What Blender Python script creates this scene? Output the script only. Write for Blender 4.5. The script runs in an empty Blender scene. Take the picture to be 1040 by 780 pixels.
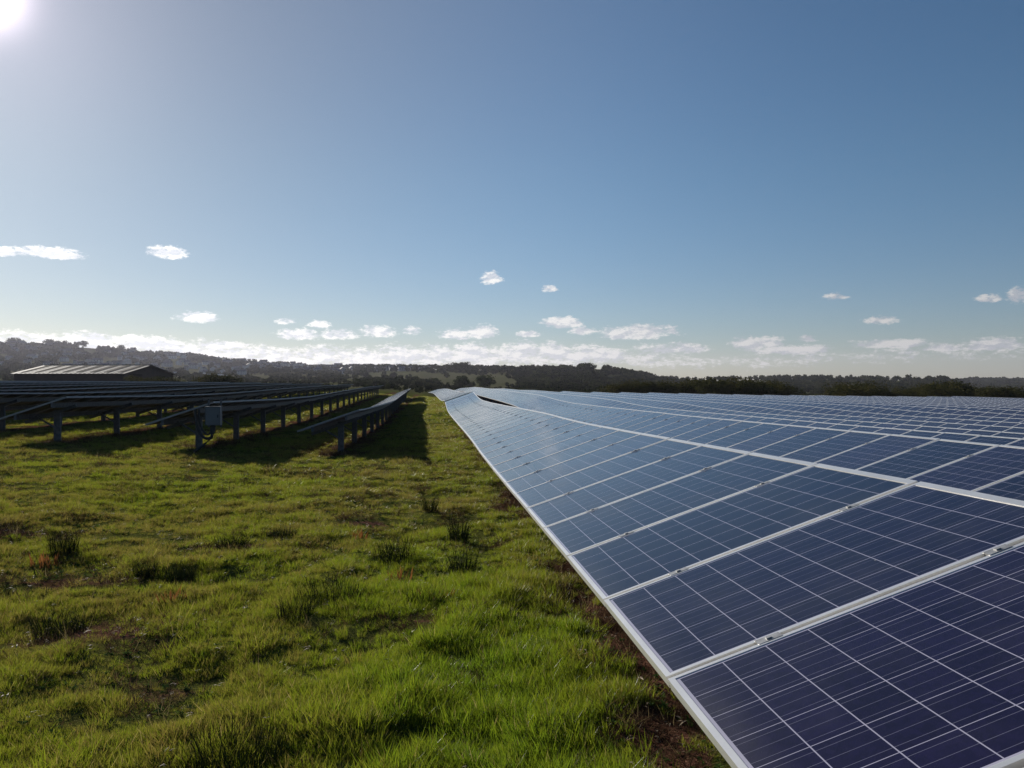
import bpy, math, random
import numpy as np
from mathutils import Vector, Matrix, noise as mnoise

random.seed(7)
rng = np.random.default_rng(7)
scene = bpy.context.scene
COL = scene.collection
R = math.radians

# ----------------------------------------------------------------- camera frame
EYE = 1.62
F = 806.0                       # focal length in photo pixels (1040 wide)
YAW = math.atan(80.0 / F)
CS, SN = math.cos(YAW), math.sin(YAW)
TILT = R(18.8)
TS, TC = math.sin(TILT), math.cos(TILT)
SUN_AZ, SUN_EL = R(-33), R(18.3)     # azimuth from +Y, negative = left


def px(x, D, y=None):
    lat = (x - 520.0) / F * D
    X = lat * CS + D * SN
    Y = D * CS - lat * SN
    Z = None if y is None else EYE + (388.0 - y) / F * D
    return X, Y, Z


# ----------------------------------------------------------------- terrain
def sm_interp(x, xs, ys):
    """smooth monotone-ish interpolation (cosine eased blend of linear)"""
    x = np.asarray(x, float)
    w = 0.0
    acc = np.zeros_like(x)
    for o, k in ((-1, .25), (-.5, .5), (0, .75), (.5, .5), (1, .25)):
        acc += k * np.interp(x + o * SMW, xs, ys)
        w += k
    return acc / w


SMW = 2.0
AX = [-200, -60, -30, -16, -9.6, -6.0, -2.65, 0, 1.7, 5.4, 9.1, 12.8, 16.6, 20.3, 27, 40, 60, 200]
AZ = [-.85, -.9, -1.05, -1.24, -1.40, -1.51, -1.68, -1.63, -1.62, -1.83, -2.05, -2.23, -2.35, -2.43, -2.52, -2.8, -3.05, -3.4]
BY = [-20, 0, 3, 10, 13, 16, 21, 25, 31, 36.5, 39.3, 43, 45.5, 51, 58, 70, 88, 100, 140]
BZ = [0, 0, .01, -.12, -.16, -.155, -.21, -.26, -.32, -.34, -.26, -.04, -.02, -.17, -.25, -.28, -.26, -.32, -.75]

RX = [-400, 0, 30, 60, 90, 125, 150, 180, 200, 230, 260, 300, 340, 380, 420, 470, 520, 560, 600, 640, 655, 670, 700, 750, 800, 840, 900, 968, 985, 1040, 1500]
RYY = [350, 350, 351, 351, 353, 356.5, 359, 360, 362, 367, 368.5, 371.5, 373.5, 375, 375, 375, 376, 375, 374, 379, 382, 386, 387, 386, 385.5, 385, 386.5, 386.5, 387.5, 387, 387]
RDX = [-400, 0, 200, 330, 430, 520, 640, 700, 850, 960, 985, 1500]
RDD = [2100, 2100, 2000, 1500, 1000, 800, 760, 900, 1000, 1000, 1900, 2200]


def far_params(X, Y):
    lat = X * CS - Y * SN
    D = X * SN + Y * CS
    th = np.arctan2(lat, D)
    thc = np.clip(th, R(-50), R(50))
    xp = 520 + F * np.tan(thc)
    ry = np.interp(xp, RX, RYY)
    rd = np.interp(xp, RDX, RDD)
    e = (388.0 - ry) / np.sqrt(F * F + (xp - 520) ** 2)
    behind = np.abs(th) > R(60)
    e = np.where(behind, -.001, e)
    return e, rd, xp


def ground_rel(X, Y):
    X = np.asarray(X, float)
    Y = np.asarray(Y, float)
    global SMW
    SMW = 1.2
    a = sm_interp(X, AX, AZ)
    SMW = 1.2
    b = sm_interp(Y, BY, BZ)
    br = sm_interp(Y, [0, 8, 17.5, 26, 34, 38, 43, 50, 100, 140], [0, 0, -.12, -.19, -.235, -.19, -.07, -.04, .02, -.40])
    bl = sm_interp(Y, [0, 10, 20, 28, 36, 50, 70, 140], [0, -.04, -.10, -.21, -.24, -.14, -.06, -.06])
    wr = np.clip((X - 2.6) / 2.0, 0, 1)
    wl_ = np.clip((-X - .1) / 1.0, 0, 1)
    b = b * (1 - wr) * (1 - wl_) + br * wr + bl * wl_
    near = a + b - np.clip((-X) / 10, 0, 1) * .0
    near = near - .10 * np.exp(-((X + 2.5) / 2.2) ** 2) * np.clip((Y - 12) / 10, 0, 1) - .16 * np.exp(-((X + 2.8) / 2.2) ** 2) * np.clip((Y - 28) / 15, 0, 1)
    near = near + .018 * np.sin(X * 1.3 + .6 * Y) * np.sin(Y * .9 - .4 * X) + .012 * np.sin(X * 3.1 - Y * 2.2)
    r = np.hypot(X, Y)
    e, rd, xp = far_params(X, Y)
    t = np.clip((r - 135) / (rd - 135), 0, 1)
    s0 = np.where(r < 1, -.02, -3.1 / np.maximum(r, 1)) * 0 + near / np.maximum(135, 1) * 1.0
    # sightline slope eases from the field edge to the ridge
    slope = s0 + (e - s0) * (t ** .85)
    far = slope * np.maximum(r, 1)
    roll = .0012 * r * np.sin(xp * .031 + t * 9) * t * (1 - t) * 4 * .5
    far = far + roll
    back = np.clip((r - rd) / (rd * .6), 0, 1)
    far = far * (1 - back) + (-20) * back
    w = np.clip((r - 118) / 40, 0, 1)
    w = w * w * (3 - 2 * w)
    return near * (1 - w) + far * w


def gz(X, Y):
    return float(ground_rel(X, Y)) + EYE


# ----------------------------------------------------------------- helpers
def link(o, parent=None):
    COL.objects.link(o)
    if parent is not None:
        o.parent = parent
    return o


def tag(o, label=None, cat=None, group=None, kind=None):
    if label:
        o['label'] = label
    if cat:
        o['category'] = cat
    if group:
        o['group'] = group
    if kind:
        o['kind'] = kind
    return o


def empty(name, loc):
    o = bpy.data.objects.new(name, None)
    o.location = loc
    o.empty_display_size = .3
    return link(o)


class MB:
    def __init__(s):
        s.v, s.f, s.m, s.uv = [], [], [], []

    def quad(s, pts, mat=0, uv=None):
        n = len(s.v)
        s.v += [tuple(p) for p in pts]
        s.f.append(tuple(range(n, n + len(pts))))
        s.m.append(mat)
        s.uv += list(uv) if uv else [(0, 0)] * len(pts)

    def box(s, M, x0, x1, y0, y1, z0, z1, mat=0):
        c = [M @ Vector(p) for p in ((x0, y0, z0), (x1, y0, z0), (x1, y1, z0), (x0, y1, z0), (x0, y0, z1), (x1, y0, z1), (x1, y1, z1), (x0, y1, z1))]
        for idx in ((0, 3, 2, 1), (4, 5, 6, 7), (0, 1, 5, 4), (1, 2, 6, 5), (2, 3, 7, 6), (3, 0, 4, 7)):
            s.quad([c[i] for i in idx], mat)

    def bar(s, a, b, w, h, mat=0, up=(0, 0, 1)):
        a, b = Vector(a), Vector(b)
        d = (b - a)
        L = d.length
        d.normalize()
        u = Vector(up)
        if abs(d.dot(u)) > .98:
            u = Vector((0, 1, 0))
        x = d.cross(u).normalized()
        z = x.cross(d).normalized()
        M = Matrix((x, d, z)).transposed().to_4x4()
        M.translation = a
        s.box(M, -w / 2, w / 2, 0, L, -h / 2, h / 2, mat)

    def tube(s, pts, r, n=8, mat=0):
        pts = [Vector(p) for p in pts]
        rings = []
        rr = r if isinstance(r, (list, tuple)) else [r] * len(pts)
        for i, p in enumerate(pts):
            d = (pts[min(i + 1, len(pts) - 1)] - pts[max(i - 1, 0)]).normalized()
            u = Vector((0, 0, 1)) if abs(d.z) < .9 else Vector((1, 0, 0))
            x = d.cross(u).normalized()
            z = x.cross(d)
            rings.append([p + (x * math.cos(2 * math.pi * k / n) + z * math.sin(2 * math.pi * k / n)) * rr[i] for k in range(n)])
        for a, b in zip(rings, rings[1:]):
            for k in range(n):
                s.quad([a[k], a[(k + 1) % n], b[(k + 1) % n], b[k]], mat)

    def mesh(s, name, mats):
        me = bpy.data.meshes.new(name)
        me.from_pydata(s.v, [], s.f)
        for m in (mats if isinstance(mats, (list, tuple)) else [mats]):
            me.materials.append(m)
        me.polygons.foreach_set('material_index', s.m)
        uvl = me.uv_layers.new(name='UVMap')
        uvl.data.foreach_set('uv', [c for p in s.uv for c in p])
        me.update()
        return me

    def build(s, name, mats, parent=None):
        return link(bpy.data.objects.new(name, s.mesh(name, mats)), parent)


# ----------------------------------------------------------------- node helpers
class NT:
    def __init__(s, nt):
        s.t = nt
        nt.nodes.clear()

    def n(s, typ, **kw):
        nd = s.t.nodes.new(typ)
        for k, v in kw.items():
            if k.startswith('i_'):
                nd.inputs[k[2:]].default_value = v
            else:
                setattr(nd, k, v)
        return nd

    def l(s, a, b):
        s.t.links.new(a, b)

    def val(s, sock, v):
        if isinstance(v, (int, float)):
            sock.default_value = v
        elif isinstance(v, (tuple, list)):
            sock.default_value = v
        else:
            s.l(v, sock)

    def m(s, op, a, b=None, c=None, clamp=False):
        nd = s.t.nodes.new('ShaderNodeMath')
        nd.operation = op
        nd.use_clamp = clamp
        s.val(nd.inputs[0], a)
        if b is not None:
            s.val(nd.inputs[1], b)
        if c is not None:
            s.val(nd.inputs[2], c)
        return nd.outputs[0]

    def ss(s, x, lo, hi, a=0.0, b=1.0):
        nd = s.t.nodes.new('ShaderNodeMapRange')
        nd.interpolation_type = 'SMOOTHSTEP'
        s.val(nd.inputs['Value'], x)
        nd.inputs['From Min'].default_value = lo
        nd.inputs['From Max'].default_value = hi
        nd.inputs['To Min'].default_value = a
        nd.inputs['To Max'].default_value = b
        return nd.outputs['Result']

    def mix(s, f, a, b, blend='MIX'):
        nd = s.t.nodes.new('ShaderNodeMix')
        nd.data_type = 'RGBA'
        nd.blend_type = blend
        s.val(nd.inputs['Factor'], f)
        s.val(nd.inputs[6], a)
        s.val(nd.inputs[7], b)
        return nd.outputs[2]

    def noise(s, vec, scale, detail=4, rough=.55, dist=0.0):
        nd = s.t.nodes.new('ShaderNodeTexNoise')
        nd.inputs['Scale'].default_value = scale
        nd.inputs['Detail'].default_value = detail
        nd.inputs['Roughness'].default_value = rough
        nd.inputs['Distortion'].default_value = dist
        if vec is not None:
            s.l(vec, nd.inputs['Vector'])
        return nd.outputs['Fac']


def C(r, g, b):
    return (r, g, b, 1.0)


def material(name):
    m = bpy.data.materials.new(name)
    m.use_nodes = True
    t = NT(m.node_tree)
    out = t.n('ShaderNodeOutputMaterial')
    return m, t, out


def simple(name, col, rough=.6, metal=0.0, var=.15, scale=8.0, bump=0.0, spec=.5, var_col=None, random_tone=0.0):
    m, t, out = material(name)
    tc = t.n('ShaderNodeTexCoord')
    geo = t.n('ShaderNodeNewGeometry')
    p = t.n('ShaderNodeBsdfPrincipled')
    nz = t.noise(geo.outputs['Position'] if scale < 3 else tc.outputs['Object'], scale, 5)
    c2 = var_col if var_col else tuple(c * (1 - var * 2) for c in col)
    f = t.ss(nz, .3, .7)
    colr = t.mix(f, C(*col), C(*c2))
    if random_tone:
        oi = t.n('ShaderNodeObjectInfo')
        fac = t.m('MULTIPLY_ADD', oi.outputs['Random'], random_tone * 2, 1 - random_tone)
        hs = t.n('ShaderNodeHueSaturation')
        t.l(colr, hs.inputs['Color'])
        t.l(fac, hs.inputs['Value'])
        colr = hs.outputs[0]
    t.l(colr, p.inputs['Base Color'])
    p.inputs['Roughness'].default_value = rough
    p.inputs['Metallic'].default_value = metal
    p.inputs['Specular IOR Level'].default_value = spec
    if bump:
        b = t.n('ShaderNodeBump')
        b.inputs['Strength'].default_value = bump
        b.inputs['Distance'].default_value = .01
        t.l(nz, b.inputs['Height'])
        t.l(b.outputs[0], p.inputs['Normal'])
    t.l(p.outputs[0], out.inputs[0])
    return m


# ----------------------------------------------------------------- materials
MOD_W, MOD_L, PITCH = .986, 1.65, 1.01


def cell_material():
    m, t, out = material('solar_cells')
    uv = t.n('ShaderNodeUVMap', uv_map='UVMap')
    sp = t.n('ShaderNodeSeparateXYZ')
    t.l(uv.outputs[0], sp.inputs[0])
    u, v = sp.outputs[0], sp.outputs[1]           # metres from the module's corner
    cu, cv = .1555, .1585
    u0, v0 = (MOD_W - 6 * cu) / 2, (MOD_L - 10 * cv) / 2
    su = t.m('DIVIDE', t.m('SUBTRACT', u, u0), cu)
    sv = t.m('DIVIDE', t.m('SUBTRACT', v, v0), cv)

    def line(s, half):
        fr = t.m('FRACT', s)
        d = t.m('SUBTRACT', .5, t.m('ABSOLUTE', t.m('SUBTRACT', fr, .5)))
        return t.m('LESS_THAN', d, half)

    gap = t.m('MAXIMUM', line(su, .0085), line(sv, .0115))
    # margin outside the cells
    mo = t.m('MAXIMUM', t.m('MAXIMUM', t.m('LESS_THAN', su, 0.0), t.m('GREATER_THAN', su, 6.0)),
             t.m('MAXIMUM', t.m('LESS_THAN', sv, 0.0), t.m('GREATER_THAN', sv, 10.0)))
    gap = t.m('MAXIMUM', gap, mo)
    bs = t.m('ADD', t.m('MULTIPLY', su, 3.0), .5)
    bus = line(bs, .017)
    # tone per cell and per module
    comb = t.n('ShaderNodeCombineXYZ')
    t.l(t.m('FLOOR', su), comb.inputs[0])
    t.l(t.m('FLOOR', sv), comb.inputs[1])
    oi = t.n('ShaderNodeObjectInfo')
    t.l(t.m('MULTIPLY', oi.outputs['Random'], 97.0), comb.inputs[2])
    wn = t.n('ShaderNodeTexWhiteNoise')
    t.l(comb.outputs[0], wn.inputs['Vector'])
    vor = t.n('ShaderNodeTexVoronoi')
    vor.inputs['Scale'].default_value = 55
    t.l(uv.outputs[0], vor.inputs['Vector'])
    sepc = t.n('ShaderNodeSeparateColor')
    t.l(vor.outputs['Color'], sepc.inputs[0])
    k = t.m('ADD', t.m('MULTIPLY', wn.outputs['Value'], .5), t.m('MULTIPLY', sepc.outputs[0], .5))
    cellc = t.mix(k, C(.0062, .0046, .014), C(.0115, .0092, .030))
    cellc = t.mix(t.m('MULTIPLY', bus, .8), cellc, C(.12, .12, .16))
    hv = t.n('ShaderNodeHueSaturation')
    t.l(t.m('MULTIPLY_ADD', oi.outputs['Random'], .5, .75), hv.inputs['Value'])
    hv.inputs['Saturation'].default_value = 1.1
    t.l(t.m('MULTIPLY_ADD', oi.outputs['Random'], .025, .485), hv.inputs['Hue'])
    t.l(cellc, hv.inputs['Color'])
    cellc = hv.outputs[0]
    col = t.mix(gap, cellc, C(.34, .33, .42))
    geo = t.n('ShaderNodeNewGeometry')
    dust = t.noise(geo.outputs['Position'], 1.3, 6, .65)
    df = t.ss(dust, .42, .8, 0.0, .06)
    # dust that gathers at the bottom edge of the glass
    edge = t.ss(v, .03, .16, .05, 0.0)
    col = t.mix(t.m('ADD', df, edge), col, C(.30, .28, .25))
    # sparse dried droppings and water spots, each with its own ragged outline
    sv = t.n('ShaderNodeTexVoronoi')
    sv.inputs['Scale'].default_value = 2.3
    t.l(geo.outputs['Position'], sv.inputs['Vector'])
    ssep = t.n('ShaderNodeSeparateColor')
    t.l(sv.outputs['Color'], ssep.inputs[0])
    rag = t.noise(geo.outputs['Position'], 60, 3)
    sd_ = t.m('ADD', sv.outputs['Distance'], t.m('MULTIPLY', t.m('SUBTRACT', rag, .5), .05))
    spot = t.m('MULTIPLY', t.m('LESS_THAN', sd_, t.m('MULTIPLY', ssep.outputs[1], .045)), t.m('GREATER_THAN', ssep.outputs[0], .80))
    col = t.mix(t.m('MULTIPLY', spot, .75), col, C(.50, .48, .44))
    p = t.n('ShaderNodeBsdfPrincipled')
    t.l(col, p.inputs['Base Color'])
    rs_ = t.ss(dust, .35, .75, .10, .19)
    t.l(rs_, p.inputs['Roughness'])
    p.inputs['IOR'].default_value = 1.48
    t.l(p.outputs[0], out.inputs[0])
    return m


M_CELL = cell_material()
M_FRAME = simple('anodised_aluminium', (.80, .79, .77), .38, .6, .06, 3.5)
M_FRAME_SHADE = simple('shaded_frame', (.30, .29, .29), .6, .3, .1, 3.5)  # darker frame copy for the left rows, their shade put into its colour
M_BACK = simple('backsheet', (.035, .033, .036), .6, 0, .1, 4)  # normally white; near-black colour stands in for shade under the panels
M_STEEL = simple('galvanised_steel', (.11, .11, .115), .65, .25, .2, 14, .2)
M_CLAMP = simple('clamp_metal', (.40, .40, .40), .5, .5, .2, 20)
M_BOX = simple('grey_enclosure', (.075, .08, .09), .5, 0, .06, 4)
M_CABLE = simple('black_cable', (.015, .015, .017), .5, 0, .1, 20)
M_BARK = simple('bark', (.09, .07, .05), .9, 0, .25, 2, .5)
M_HOUSEWALL = simple('painted_render', (.45, .42, .40), .8, 0, .08, .02, random_tone=.35)
M_HOUSEROOF = simple('slate_roof', (.16, .13, .13), .55, 0, .2, .3, random_tone=.4)
M_WHITEROOF = simple('pale_sheet_roof', (.50, .50, .52), .3, .3, .05, .3)
M_SHEETROOF = None


def foliage_material(name, c1, c2, transl=.35, inst=False):
    m, t, out = material(name)
    geo = t.n('ShaderNodeNewGeometry')
    nz = t.noise(geo.outputs['Position'], .55, 4)
    oi = t.n('ShaderNodeObjectInfo')
    rnd = t.m('ADD', t.m('MULTIPLY', geo.outputs['Random Per Island'], .5), t.m('MULTIPLY', oi.outputs['Random'], .5))
    f = t.m('ADD', t.m('MULTIPLY', t.ss(nz, .35, .65), .5), t.m('MULTIPLY', rnd, .5))
    if inst:
        big = t.noise(geo.outputs['Position'], .012, 4)
        f = t.m('ADD', t.m('MULTIPLY', t.m('POWER', oi.outputs['Random'], 2.0), .65), t.m('MULTIPLY', t.ss(big, .4, .65), .35))
    col = t.mix(f, C(*c1), C(*c2))
    p = t.n('ShaderNodeBsdfPrincipled')
    t.l(col, p.inputs['Base Color'])
    p.inputs['Roughness'].default_value = .6
    p.inputs['Specular IOR Level'].default_value = 0.0
    tr = t.n('ShaderNodeBsdfTranslucent')
    t.l(col, tr.inputs[0])
    ms = t.n('ShaderNodeMixShader')
    ms.inputs[0].default_value = transl
    t.l(p.outputs[0], ms.inputs[1])
    t.l(tr.outputs[0], ms.inputs[2])
    t.l(ms.outputs[0], out.inputs[0])
    return m


M_LEAF = foliage_material('tree_leaves', (.020, .032, .012), (.055, .070, .022), .25)
M_WOOD = foliage_material('woodland_leaves', (.010, .018, .008), (.075, .082, .030), .2, inst=True)
M_LEAF_BUSH = foliage_material('bush_leaves', (.022, .030, .010), (.070, .062, .020), .3)
M_RUSH = foliage_material('rush_stems', (.012, .020, .009), (.030, .038, .016), .1)
M_DOCK = foliage_material('dock_leaves', (.14, .05, .02), (.22, .10, .03), .45)


def grass_material():
    m, t, out = material('grass_blades')
    # backlit blades pass a good deal of light
    at = t.n('ShaderNodeAttribute', attribute_name='tone', attribute_type='INSTANCER')
    geo = t.n('ShaderNodeNewGeometry')
    uv = t.n('ShaderNodeUVMap', uv_map='UVMap')
    sp = t.n('ShaderNodeSeparateXYZ')
    t.l(uv.outputs[0], sp.inputs[0])
    rnd = geo.outputs['Random Per Island']
    ramp = t.n('ShaderNodeValToRGB')
    cr = ramp.color_ramp
    cr.elements[0].position = 0
    cr.elements[0].color = C(.125, .098, .028)     # mossy, yellowed
    cr.elements[1].position = 1
    cr.elements[1].color = C(.090, .142, .014)    # lush
    e = cr.elements.new(.45)
    e.color = C(.118, .142, .014)
    t.l(t.m('ADD', at.outputs['Fac'], t.m('MULTIPLY', t.m('SUBTRACT', rnd, .5), .35)), ramp.inputs[0])
    dry = t.m('GREATER_THAN', rnd, .955)
    col = t.mix(t.m('MULTIPLY', dry, .8), ramp.outputs[0], C(.26, .20, .09))
    p = t.n('ShaderNodeBsdfPrincipled')
    t.l(col, p.inputs['Base Color'])
    p.inputs['Roughness'].default_value = .38
    p.inputs['Specular IOR Level'].default_value = .4
    tr = t.n('ShaderNodeBsdfTranslucent')
    hs = t.n('ShaderNodeHueSaturation')
    hs.inputs['Value'].default_value = 1.85
    hs.inputs['Saturation'].default_value = 1.05
    t.l(col, hs.inputs['Color'])
    t.l(hs.outputs[0], tr.inputs[0])
    ms = t.n('ShaderNodeMixShader')
    ms.inputs[0].default_value = .5
    t.l(p.outputs[0], ms.inputs[1])
    t.l(tr.outputs[0], ms.inputs[2])
    t.l(ms.outputs[0], out.inputs[0])
    return m


M_GRASS = grass_material()


def ground_material():
    m, t, out = material('field_ground')
    geo = t.n('ShaderNodeNewGeometry')
    P = geo.outputs['Position']
    sp = t.n('ShaderNodeSeparateXYZ')
    t.l(P, sp.inputs[0])
    X, Y = sp.outputs[0], sp.outputs[1]
    r = t.m('SQRT', t.m('ADD', t.m('MULTIPLY', X, X), t.m('MULTIPLY', Y, Y)))
    n1 = t.noise(P, .7, 6, .6)
    n2 = t.noise(P, 9, 6, .7)
    n3 = t.noise(P, 45, 3, .7)
    # turf base and bare earth
    turf = t.mix(t.ss(n2, .3, .7), C(.040, .050, .012), C(.080, .095, .020))
    turf = t.mix(t.ss(n1, .4, .7), turf, C(.095, .090, .025))
    earth = t.mix(t.ss(n2, .3, .7), C(.055, .026, .018), C(.135, .065, .045))
    earth = t.mix(t.ss(n3, .5, .75), earth, C(.19, .13, .085))
    at = t.n('ShaderNodeAttribute', attribute_name='bare', attribute_type='GEOMETRY')
    bf = t.ss(t.m('ADD', at.outputs['Fac'], t.m('MULTIPLY', t.m('SUBTRACT', n2, .5), .9)), .35, .65)
    near = t.mix(bf, turf, earth)
    # distant land in fields
    vor = t.n('ShaderNodeTexVoronoi')
    vor.inputs['Scale'].default_value = .008
    t.l(P, vor.inputs['Vector'])
    sc = t.n('ShaderNodeSeparateColor')
    t.l(vor.outputs['Color'], sc.inputs[0])
    fld = t.mix(sc.outputs[0], C(.062, .066, .030), C(.095, .088, .050))
    fld = t.mix(t.m('MULTIPLY', t.ss(t.noise(P, .03, 6, .6), .4, .7), .5), fld, C(.06, .07, .03))
    col = t.mix(t.ss(r, 110, 170), near, fld)
    p = t.n('ShaderNodeBsdfPrincipled')
    t.l(col, p.inputs['Base Color'])
    p.inputs['Roughness'].default_value = .95
    p.inputs['Specular IOR Level'].default_value = 0.0
    b = t.n('ShaderNodeBump')
    b.inputs['Strength'].default_value = .8
    b.inputs['Distance'].default_value = .05
    t.l(t.m('ADD', n2, t.m('MULTIPLY', n3, .4)), b.inputs['Height'])
    t.l(b.outputs[0], p.inputs['Normal'])
    t.l(p.outputs[0], out.inputs[0])
    return m


M_GROUND = ground_material()


# ----------------------------------------------------------------- bare-earth map (shared by ground and grass)
def vnoise(x, y, s, seed=0.0):
    """cheap smooth value noise on arrays"""
    x = np.asarray(x) * s + seed * 17.3
    y = np.asarray(y) * s - seed * 9.1
    xi, yi = np.floor(x), np.floor(y)
    fx, fy = x - xi, y - yi
    fx = fx * fx * (3 - 2 * fx)
    fy = fy * fy * (3 - 2 * fy)

    def h(a, b):
        v = np.sin(a * 127.1 + b * 311.7 + seed * 74.7) * 43758.5453
        return v - np.floor(v)
    return (h(xi, yi) * (1 - fx) + h(xi + 1, yi) * fx) * (1 - fy) + (h(xi, yi + 1) * (1 - fx) + h(xi + 1, yi + 1) * fx) * fy


ROWS_R = [2.352 + 3.75 * i for i in range(19)]
ROWS_L = [-1.85, -5.2, -8.86] + [-8.86 - 3.7 * i for i in range(1, 12)]


def bare_mask(X, Y):
    X = np.asarray(X, float)
    Y = np.asarray(Y, float)
    nz = vnoise(X, Y, 1.7, 1) * .6 + vnoise(X, Y, 4.5, 2) * .4
    b = np.zeros_like(X)
    # drip line and shaded soil of the first row on the right
    edge = 1.0 + .55 * (vnoise(X, Y, .9, 21) - .5) + .4 * (nz - .5)
    strip = np.clip((X - edge) / .30, 0, 1)
    holes = np.clip((vnoise(X, Y, 1.9, 22) * .6 + vnoise(X, Y, 5.5, 23) * .4 - .52) * 5, 0, 1) * np.clip((1.7 - X) / .5, 0, 1)
    b = np.maximum(b, strip * (.97 - .65 * holes))
    # worn soil under the rows on the left
    for xh in ROWS_L:
        d = np.abs(X - (xh - .65)) / .85
        s = np.clip(1.1 - d, 0, 1) * np.clip((Y - 19.6) / 1.0, 0, 1)
        b = np.maximum(b, s * (.35 + .9 * nz))
    # trodden, muddy patches in the open grass
    for cx, cy, rx, ry in ((-2.3, 5.6, .9, .45), (-3.1, 7.0, .8, .35), (-.8, 9.6, .5, .4), (-3.9, 5.4, .6, .5), (-1.6, 4.6, .5, .2), (-4.6, 9.0, .9, .4), (-2.0, 8.3, .6, .3)):
        d = np.sqrt(((X - cx) / rx) ** 2 + ((Y - cy) / ry) ** 2)
        b = np.maximum(b, np.clip(1.25 - d, 0, 1) * (.35 + .75 * nz))
    n4 = vnoise(X, Y, 2.6, 5) * .65 + vnoise(X, Y, 7, 6) * .35
    b = np.maximum(b, np.clip((n4 - .73) * 5, 0, 1) * .7)
    return np.clip(b, 0, 1)


# ----------------------------------------------------------------- ground sheet
def build_ground():
    rad = [0.0, .6]
    while rad[-1] < 20:
        rad.append(rad[-1] * 1.035 + .02)
    while rad[-1] < 130:
        rad.append(rad[-1] * 1.014)
    while rad[-1] < 5200:
        rad.append(rad[-1] * 1.03)
    ang = list(np.arange(-50, 58, .4)) + list(np.arange(58, 310, 4.0))
    ang = np.radians(np.array(ang))
    na = len(ang)
    rr, aa = np.meshgrid(np.array(rad[1:]), ang, indexing='ij')
    X = rr * np.sin(aa)
    Y = rr * np.cos(aa)
    Z = ground_rel(X, Y) + EYE
    near = rr < 25
    Z = Z + np.where(near, (vnoise(X, Y, 2.2, 3) - .5) * .08 + (vnoise(X, Y, 6, 4) - .5) * .045, 0)
    n = len(rad) - 1
    verts = np.concatenate([[[0, 0, gz(0, 0)]], np.stack([X.ravel(), Y.ravel(), Z.ravel()], 1)])
    faces = []
    for j in range(na):
        faces.append((0, 1 + (j + 1) % na, 1 + j))
    for i in range(n - 1):
        b0, b1 = 1 + i * na, 1 + (i + 1) * na
        for j in range(na):
            k = (j + 1) % na
            faces.append((b0 + j, b0 + k, b1 + k, b1 + j))
    me = bpy.data.meshes.new('ground')
    me.from_pydata(verts.tolist(), [], faces)
    me.materials.append(M_GROUND)
    me.polygons.foreach_set('use_smooth', [True] * len(me.polygons))
    at = me.attributes.new('bare', 'FLOAT', 'POINT')
    bm_ = bare_mask(verts[:, 0], verts[:, 1]) * (np.hypot(verts[:, 0], verts[:, 1]) < 125)
    at.data.foreach_set('value', bm_.astype(np.float32))
    me.update()
    # make sure normals look up
    if me.polygons[100].normal.z < 0:
        me.flip_normals()
    o = link(bpy.data.objects.new('ground', me))
    tag(o, kind='structure', label='grassy solar farm field with bare reddish soil, running on to distant hills')
    return o


build_ground()


# ----------------------------------------------------------------- instancer for uncountable stuff
def scatter(name, pts, scale, rot, idx, tone, protos, mat_holder=None, tilt=None):
    pc = bpy.data.collections.new(name + '_source')
    for p in protos:
        pc.objects.link(p)
    me = bpy.data.meshes.new(name)
    me.from_pydata(np.asarray(pts).tolist(), [], [])
    for nm, arr, typ in (('scl', scale, 'FLOAT'), ('tone', tone, 'FLOAT')):
        a = me.attributes.new(nm, typ, 'POINT')
        a.data.foreach_set('value', np.asarray(arr, np.float32))
    a = me.attributes.new('idx', 'INT', 'POINT')
    a.data.foreach_set('value', np.asarray(idx, np.int32))
    a = me.attributes.new('rot', 'FLOAT_VECTOR', 'POINT')
    rv = np.zeros((len(pts), 3), np.float32)
    rv[:, 2] = rot
    if tilt is not None:
        rv[:, 0] = tilt[0]
        rv[:, 1] = tilt[1]
    a.data.foreach_set('vector', rv.ravel())
    o = link(bpy.data.objects.new(name, me))
    ng = bpy.data.node_groups.new(name + '_scatter', 'GeometryNodeTree')
    ng.interface.new_socket('Geometry', in_out='INPUT', socket_type='NodeSocketGeometry')
    ng.interface.new_socket('Geometry', in_out='OUTPUT', socket_type='NodeSocketGeometry')
    N = ng.nodes
    gi, go = N.new('NodeGroupInput'), N.new('NodeGroupOutput')
    ci = N.new('GeometryNodeCollectionInfo')
    ci.inputs['Collection'].default_value = pc
    ci.inputs['Separate Children'].default_value = True
    ci.inputs['Reset Children'].default_value = True
    iop = N.new('GeometryNodeInstanceOnPoints')
    iop.inputs['Pick Instance'].default_value = True

    def na(nm, typ):
        nd = N.new('GeometryNodeInputNamedAttribute')
        nd.data_type = typ
        nd.inputs['Name'].default_value = nm
        return nd.outputs['Attribute']
    L = ng.links
    L.new(gi.outputs[0], iop.inputs['Points'])
    L.new(ci.outputs[0], iop.inputs['Instance'])
    L.new(na('idx', 'INT'), iop.inputs['Instance Index'])
    e2r = N.new('FunctionNodeEulerToRotation')
    L.new(na('rot', 'FLOAT_VECTOR'), e2r.inputs[0])
    L.new(e2r.outputs[0], iop.inputs['Rotation'])
    L.new(na('scl', 'FLOAT'), iop.inputs['Scale'])
    L.new(iop.outputs[0], go.inputs[0])
    md = o.modifiers.new('scatter', 'NODES')
    md.node_group = ng
    return o


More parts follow.
